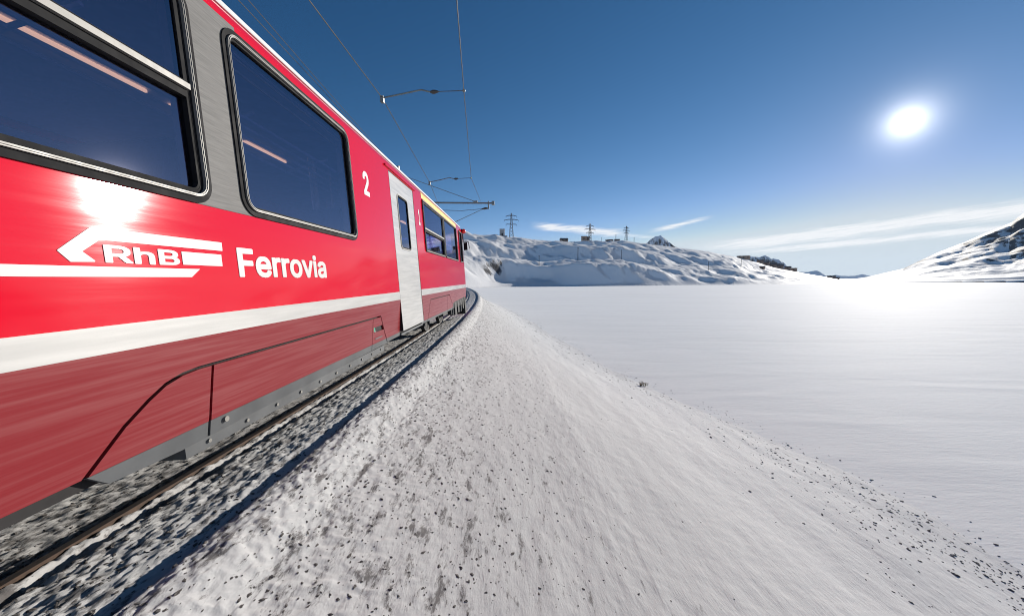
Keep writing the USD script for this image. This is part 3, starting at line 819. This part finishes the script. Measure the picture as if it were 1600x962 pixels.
# door
def door(d, full):
    y0, y1, w0, w1 = d
    leaf = box(y0 + .016, w0, y1 - .016, w1 - .012)
    wnd = rrect(y0 + .30, y1 - .40, 1.80, 2.62, .07) if full else rrect(y0 + .34, y1 - .34, 1.8, 2.62, .07)
    wd = wnd.buffer(.0)
    dr = obj('door', skin(leaf.difference(wd), U - .003, .035), m_white, car, label='white passenger door' if full else None)
    obj('gasket', skin(wd.difference(wd.buffer(-.028)), U + .004, .045), m_rubber, dr)
    obj('trim', skin(wd.buffer(.008).difference(wd.buffer(-.006)), U + .006, .010), m_alu, dr)
    obj('pane', sheet(wd.buffer(-.02), U - .010), m_pane, dr)
    obj('rubber_edge', cat(skin(box(y0, w0, y0 + .015, w1), U - .001, .04), skin(box(y1 - .015, w0, y1, w1), U - .001, .04), skin(box(y0 + .015, w1 - .012, y1 - .015, w1), U - .001, .04)), m_rubber, dr)
    obj('step', cat(bx(U - .25, U - .03, y0 - .0, y1, .50, .53)), m_skirt, dr)


door(DOOR, True)
door(DOOR2, False)
# lettering and emblem
E = U + .0006
arrow = Polygon([(1.337, 1.443), (1.45, 1.539), (1.47, 1.543), (2.096, 1.543), (2.094, 1.502), (1.50, 1.500), (1.470, 1.496), (1.404, 1.445), (1.445, 1.409), (1.369, 1.406)]).buffer(.004)
block = Polygon([(1.836, 1.476), (2.085, 1.476), (2.084, 1.409), (1.836, 1.409)])
under = Polygon([(.62, 1.345), (1.875, 1.345), (1.931, 1.389), (.62, 1.384)])
em = obj('emblem', skin(arrow, E + .0015, .002), m_letter, car)
obj('emblem_block', skin(block, E + .0015, .002), m_letter, em)
obj('emblem_bar', skin(under, E + .0015, .002), m_letter, em)
obj('emblem_letters', lettering('RhB', .069, 1.485, 1.407, E, .335, .0010), m_letter, em)
obj('lettering', lettering('Ferrovia', .166, 2.205, 1.355, E, 1.03, .0032), m_letter, car)
obj('class_number', lettering('2', .255, 4.285, 2.338, E, .165, .006), m_letter, car)
obj('class_number', lettering('1', .265, 6.70, 2.338, E, .105, .006), m_letter, car)
obj('marking', skin(box(4.27, .604, 4.50, .618), U + .001 - .0405 + .003, .002), m_skirt, car)
# tail lamp and mirror at the far corner
br = obj('lamp_bracket', cat(bar((U - .02, Y1 - .02, 2.55), (U + .02, Y1 + .10, 2.86), .018), bar((U + .02, Y1 + .10, 2.60), (U + .02, Y1 + .10, 2.90), .014)), m_post, car)
m = trimesh.creation.icosphere(2, .082); m.apply_scale([.95, 1, 1]); m.apply_translation([U + .055, Y1 + .08, 2.945])
obj('tail_lamp', m, m_redlamp, car)
m = trimesh.creation.cylinder(radius=.075, height=.05, sections=16); m.apply_transform(trimesh.transformations.rotation_matrix(np.pi / 2, [0, 1, 0])); m.apply_translation([U - .01, Y1 + .08, 2.955])
obj('lamp_housing', m, m_rubber, br)
mr = obj('mirror', cat(bx(U + .03, U + .15, Y1 + .03, Y1 + .06, 2.30, 2.56)), m_rubber, car)
obj('mirror_arm', cat(bar((U - .02, Y1 - .03, 2.57), (U + .20, Y1 + .045, 2.575), .012), bar((U + .20, Y1 + .045, 2.575), (U + .22, Y1 + .045, 2.34), .012)), m_post, mr)


# bogies
def bogie(yc):
    b = obj('bogie', cat(bx(U - .28, U - .16, yc - 1.35, yc + 1.35, .40, .58), bx(-U + .16, -U + .28, yc - 1.35, yc + 1.35, .40, .58), bx(-1.0, 1.0, yc - .25, yc + .25, .45, .75)), m_dark, car)
    for s in (-1, 1):
        for yy_ in (yc - .9, yc + .9):
            w = trimesh.creation.revolve(np.array([(0, -.06), (.14, -.06), (.16, -.03), (.34, -.035), (.385, -.04), (.40, -.01), (.385, .055), (.33, .05), (.30, .02), (.1, .02), (0, .03)]), sections=32)
            w.apply_transform(trimesh.transformations.rotation_matrix(s * np.pi / 2, [0, 1, 0])); w.apply_translation([s * .56, yy_, .385])
            obj('wheel', w, m_dark, b)
    for s in (-1, 1):
        for yy_ in (yc - .55, yc + .55, yc):
            obj('spring', tube([(s * (U - .17 + .05 * math.cos(q)), yy_ + .05 * math.sin(q), .56 + .018 * q / math.tau * 2) for q in np.linspace(0, math.tau * 5, 60)], .013, 5), m_dark, b)
    return b


bogie(-1.4)
bg = bogie(10.3)
for k, yb in enumerate((9.62, 9.86, 10.22, 10.75, 11.35, 11.75)):
    h = [.30, .34, .36, .34, .36, .3][k]
    obj('axle_box', cat(bx(U - .16, U - .07, yb, yb + [.07, .05, .30, .25, .08, .22][k], .66 - h, .66)), m_dark if k not in (1, 4) else m_skirt, bg)
obj('snow_plough', cat(bx(-U + .15, U - .12, Y1 - .05, Y1 - .01, .13, .62), bx(U - .14, U - .05, Y1 - .25, Y1 - .02, .15, .74)), m_dark, car)
obj('underframe', cat(bx(-1.0, 1.0, .6, 8.4, .62, .92), bx(-.9, .9, 1.8, 6.6, .40, .62)), m_dark, car)

# ---------------------------------------------------------------- overhead line
def sag(p, q, s=.0, n=10):
    p, q = np.array(p, float), np.array(q, float); k = np.linspace(0, 1, n)[:, None]
    pts = p + (q - p) * k; pts[:, 2] -= s * 4 * (k * (1 - k))[:, 0]; return pts


def path(*ps):
    out = [np.array(ps[0], float)[None]]
    for a_, b_ in zip(ps[:-1], ps[1:]): out.append(sag(a_, b_, .0, 8)[1:])
    return np.vstack(out)


A1, A2 = (-2.98, 8.4, 5.47), (-3.57, 15.4, 5.45)
B1, B2 = (-1.14, 8.4, 5.62), (-1.82, 15.4, 5.62)
TIP = (-1.20, 20.0, 5.53)
tag(obj('contact_wire', tube(path((-3.05, -30, 5.5), (-3.03, 2.0, 5.48), A1, A2, (-4.25, 20.6, 5.45), (-6.8, 34, 5.5), (-13, 52, 5.5)), .009, 5), m_wire),
    'dark contact wire hanging over the middle of the railcar', 'overhead wire')
tag(obj('pull_off_wire', tube(path((-1.8, -30, 5.7), (-.60, 3.0, 5.62), B1, B2, (-1.85, 19.8, 5.62)), .009, 5), m_wire),
    'dark wire strung beside the contact wire out over the snow bank', 'overhead wire')


def link(a_, b_, label):
    a_, b_ = np.array(a_), np.array(b_)
    L = b_ - a_
    t = empty('registration_arm', a_)
    tag(t, label, 'wire support', 'arms linking the two overhead wires')
    kn = [np.zeros(3), L * .25 + [0, 0, .05], L * .48 + [0, 0, .10], L * .6 + [0, 0, .03]]
    obj('arm', tube(kn, .016, 6), m_galv, t)
    obj('insulator', tube([L * .59 + [0, 0, .035], L * .62 + [0, 0, .03], L * .65 + [0, 0, .03], L * .69 + [0, 0, .03]], [.02, .045, .04, .02], 8), m_ins, t)
    obj('tie_wire', tube([L * .68 + [0, 0, .03], L], .008, 5), m_wire, t)
    obj('clamp', bx(-.035, .035, -.05, .05, -.10, .03), m_galv, t)
    obj('clamp', trimesh.creation.icosphere(1, .035).apply_translation(L), m_galv, t)


link(A1, B1, 'thin kinked arm joining the two overhead wires, nearer and higher in view')
link(A2, B2, 'thin kinked arm joining the two overhead wires just before the mast bracket')
MX, MY = -6.35, 20.0
mast = empty('catenary_mast', (MX, MY, float(ground_z(MX - float(xtr(MY)), MY)) - .3))
mz = float(mast.GetAttribute('xformOp:translate').Get()[2])
tag(mast, 'overhead line mast with long horizontal bracket reaching over the railcar roof', 'mast')
L_ = lambda p: (p[0] - MX, p[1] - MY, p[2] - mz)
obj('pole', tube([(0, 0, 0), (0, 0, 7.5 - mz)], [.15, .10], 8), m_galv, mast)
obj('bracket', bar(L_((MX, MY, 5.58)), L_(TIP), .045, 8), m_galv, mast)
obj('bracket_cap', cat(bx(-.05, .10, -.08, .08, -.10, .10).apply_translation(L_(TIP)), bx(-.26, -.20, -.04, .04, -.32, .10).apply_translation(L_(TIP))), m_galv, mast)
obj('stay', tube([L_((MX, MY, 7.1)), L_((-2.12, MY, 5.60))], .016, 6), m_galv, mast)
obj('clamp', bx(-.14, .10, -.05, .05, -.02, .10).apply_translation(L_((-2.12, MY, 5.56))), m_galv, mast)
obj('insulator', tube([L_((-1.42, MY, 5.25)), L_((-1.60, MY, 5.25)), L_((-1.80, MY, 5.22))], [.03, .06, .03], 8), m_ins, mast)
obj('steady_wire', tube([L_((-1.8, MY, 5.22)), L_((-2.9, MY, 5.13)), L_((-3.7, MY, 5.15)), L_((-4.3, MY, 5.16))], .013, 5), m_wire, mast)
obj('brace', tube([L_((-1.75, MY, 5.21)), L_((-3.2, MY, 4.55)), L_((MX, MY, 3.0))], .016, 5), m_galv, mast)
for k, (za, zb, xa) in enumerate(((7.02, 6.93, -5.55), (7.16, 6.95, -5.45))):
    tag(obj('feeder_wire', tube(path((xa + .6, -25, za), (xa, 7, za), (xa - .05, 10.4, zb + .0), (MX + .1, MY, 7.0 + .15 * k), (-12, 44, 7.4 + .1 * k)), .008, 5), m_wire),
        ['lower of two thin feeder wires just above the roof edge', 'upper of two thin feeder wires just above the roof edge'][k], 'overhead wire')


# ---------------------------------------------------------------- things on the hill
def pylon(loc, h, label, rot=.2):
    t = empty('power_pylon', loc, rot)
    tag(t, label, 'pylon', 'power pylons on the ridge')
    hb = h * .085
    leg = []
    lv = np.linspace(0, 1, 9)
    wd = lambda k: hb * (1 - .82 * k)
    for sx in (-1, 1):
        for sy_ in (-1, 1):
            obj('leg', bar((sx * hb, sy_ * hb, -1.5), (sx * hb * .15, sy_ * hb * .15, h), .17, 4), m_pyl, t)
    for k0, k1 in zip(lv[:-1], lv[1:]):
        a_, b_ = wd(k0), wd(k1); z0, z1 = k0 * h, k1 * h
        for s in (-1, 1):
            leg += [bar((-a_, s * a_, z0), (b_, s * b_, z1), .09, 4), bar((a_, s * a_, z0), (-b_, s * b_, z1), .09, 4), bar((s * a_, -a_, z0), (s * b_, b_, z1), .09, 4)]
    obj('lattice', cat(*leg), m_pyl, t)
    for kz, ln in ((.58, .20), (.74, .27), (.89, .20)):
        z_ = kz * h; l_ = ln * h
        arm = cat(*[bar((0, s * .5, z_), (sx * l_, 0, z_), .16, 4) for s in (-1, 1) for sx in (-1, 1)], *[bar((0, 0, z_ + .05 * h), (sx * l_, 0, z_), .12, 4) for sx in (-1, 1)])
        am = obj('crossarm', arm, m_pyl, t)
        for sx in (-1, 1):
            obj('insulator', bar((sx * l_, 0, z_), (sx * l_, 0, z_ - .055 * h), .16, 5), m_pyl, am)
    return t


for px, top, fr, lab in ((799, 335, 1.05, 'leftmost steel power pylon, beside the grey tower'), (920, 351, 1.05, 'steel power pylon standing behind the square stone hut'), (976, 355, 1.07, 'steel power pylon left of the small pointed peak')):
    p = hill_at(px, fr)
    r_ = math.hypot(p[0], p[1]); a_ = math.atan2(p[0], p[1])
    ztop = CAMZ + (435 - top) * math.cos(a_) / 560 * r_
    pylon(p, ztop - p[2], lab, {799: .1, 920: .35, 976: .5}[px])


def hut(px, fr, w, d, h, rh, rot, name, label, catg, wall=None, roofm=None, win=True, group=None):
    p = hill_at(px, fr)
    t = empty(name, (p[0], p[1], p[2] - .6), rot - math.atan2(p[0], p[1]))
    tag(t, label, catg, group)
    wm = cat(bx(-w / 2, w / 2, -d / 2, d / 2, 0, h + .6))
    obj('wall', wm, wall or m_hut, t)
    ov = .35
    if rh > 0:
        prism = trimesh.Trimesh([(-w / 2 - ov, -d / 2 - ov, h + .6), (w / 2 + ov, -d / 2 - ov, h + .6), (w / 2 + ov, d / 2 + ov, h + .6), (-w / 2 - ov, d / 2 + ov, h + .6), (-w / 2 - ov, 0, h + rh + .6), (w / 2 + ov, 0, h + rh + .6)],
                                [(0, 1, 5), (0, 5, 4), (2, 3, 4), (2, 4, 5), (1, 2, 5), (3, 0, 4), (0, 2, 1), (0, 3, 2)], process=False)
        obj('roof', prism, roofm or m_hutroof, t)
    else:
        obj('roof', bx(-w / 2 - .2, w / 2 + .2, -d / 2 - .2, d / 2 + .2, h + .6, h + .9), roofm or m_hutroof, t)
    if win:
        for k in range(max(1, int(w // 3))):
            xx = -w / 2 + (k + .5) * w / max(1, int(w // 3))
            obj('window', bx(xx - .5, xx + .5, -d / 2 - .04, -d / 2 + .03, h * .45 + .4, h * .45 + 1.5), m_gap, t)
    return t


hut(880, 1.0, 6.5, 5, 1.3, 1.7, .2, 'hut', 'low dark hut with pitched roof left of the square stone hut', 'hut')
hut(911, 1.0, 5.0, 4.5, 4.2, 0, 0, 'hut', 'square brown stone hut with flat roof below the middle pylon', 'hut')
hut(917.5, 1.0, 2.6, 4.0, 4.0, 0, .0, 'annex', 'dark lean-to standing against the square stone hut', 'shed', wall=m_hutroof, win=False)
tw = empty('tower', hill_at(785, 1.0) + [0, 0, -1])
tag(tw, 'grey concrete tower standing alone on the ridge left of the pylons', 'tower')
obj('shaft', bx(-2.2, 2.2, -2, 2, 0, 6.6), m_conc, tw)
obj('cap', bx(-2.35, 2.35, -2.15, 2.15, 6.6, 7.0), m_conc, tw)
obj('base', bx(-4.6, 4.4, -2.6, 2.6, -.6, 1.3), m_conc, tw)
obj('door', bx(-.6, .6, -2.05, -1.97, 1.3, 3.3), m_gap, tw)
for px, w in ((950, 7.0), (962, 5.0)):
    hut(px, 1.0, w, 2.5, 1.1, 0, 0, 'stone_wall', f'low dark ruined wall on the ridge, {"left" if px == 950 else "right"} of the thin tall post', 'wall', wall=m_hutroof, win=False)


def post(px, fr, h, label, rad=.16, group=None):
    p = hill_at(px, fr)
    t = obj('post', cat(bar((p[0], p[1], p[2] - .8), (p[0], p[1], p[2] + h), rad, 6), bx(p[0] - .35, p[0] + .35, p[1] - .1, p[1] + .1, p[2] + h - .1, p[2] + h + .12)), m_post)
    tag(t, label, 'post', group)


post(938, 1.0, 3.4, 'short thin post between the middle pylon and the ruined walls')
post(960, 1.0, 5.6, 'thin tall post between the two low ruined walls')
post(988, 1.0, 4.2, 'thin post on the ridge just left of the pointed peak')
for px, fr, h, lb in ((842, .56, 5, 'dark post low on the hill, leftmost of the row above the lake'), (902, .58, 7, 'dark post low on the shaded hill bank, second of the row'), (969, .60, 6, 'dark post low on the shaded hill bank, third of the row'), (1104, .66, 6, 'dark post on the sunny slope below the houses, leftmost there'), (1154, .72, 7, 'dark post on the sunny slope below the long grey house')):
    post(px, fr, h, lb, .14)
hs = [(1157, 1.0, 11, 3.0, 0, 'long low grey building with flat roof at the left end of the houses'), (1183, .985, 5, 3.0, 1.5, 'small brown house at the upper end of the hillside row'),
      (1193, .985, 4.5, 2.6, 1.4, 'small brown house, second down the hillside row'), (1203, .98, 5.5, 2.6, 1.5, 'brown house in the middle of the hillside row'),
      (1214, .985, 5.5, 2.5, 1.3, 'brown house just below the middle of the hillside row'), (1226, .99, 5.0, 2.4, 1.3, 'small brown house near the lower end of the row'),
      (1236, .995, 4.5, 3.0, 0, 'dark flat roofed house at the lower end of the row'), (1187, .84, 3.6, 2.2, .9, 'tiny hut standing alone on the slope below the houses')]
for px, fr, w, h, rh, lb in hs:
    hut(px, fr, w, 4, h, rh, .15 * math.sin(px), 'house', lb, 'house', group=None)
for px, fr, w, lb in ((1294, 1.0, 5.5, 'small reddish house by the gap in the hills'), (1303, 1.02, 3, 'tiny dark hut beside the reddish house at the gap')):
    hut(px, fr, w, 3, 1.1, .9, 0, 'house', lb, 'house')

# ---------------------------------------------------------------- thin winter air
m_haze = M('haze_air', {'v': ('principled_volume', {'color': (.72, .84, 1.0), 'density': 1.3e-5, 'anisotropy': .2})}, volume='v.volume')
tag(obj('haze', bx(-18000, 18000, -18000, 18000, LAKE - 160, 900), m_haze), kind='stuff')
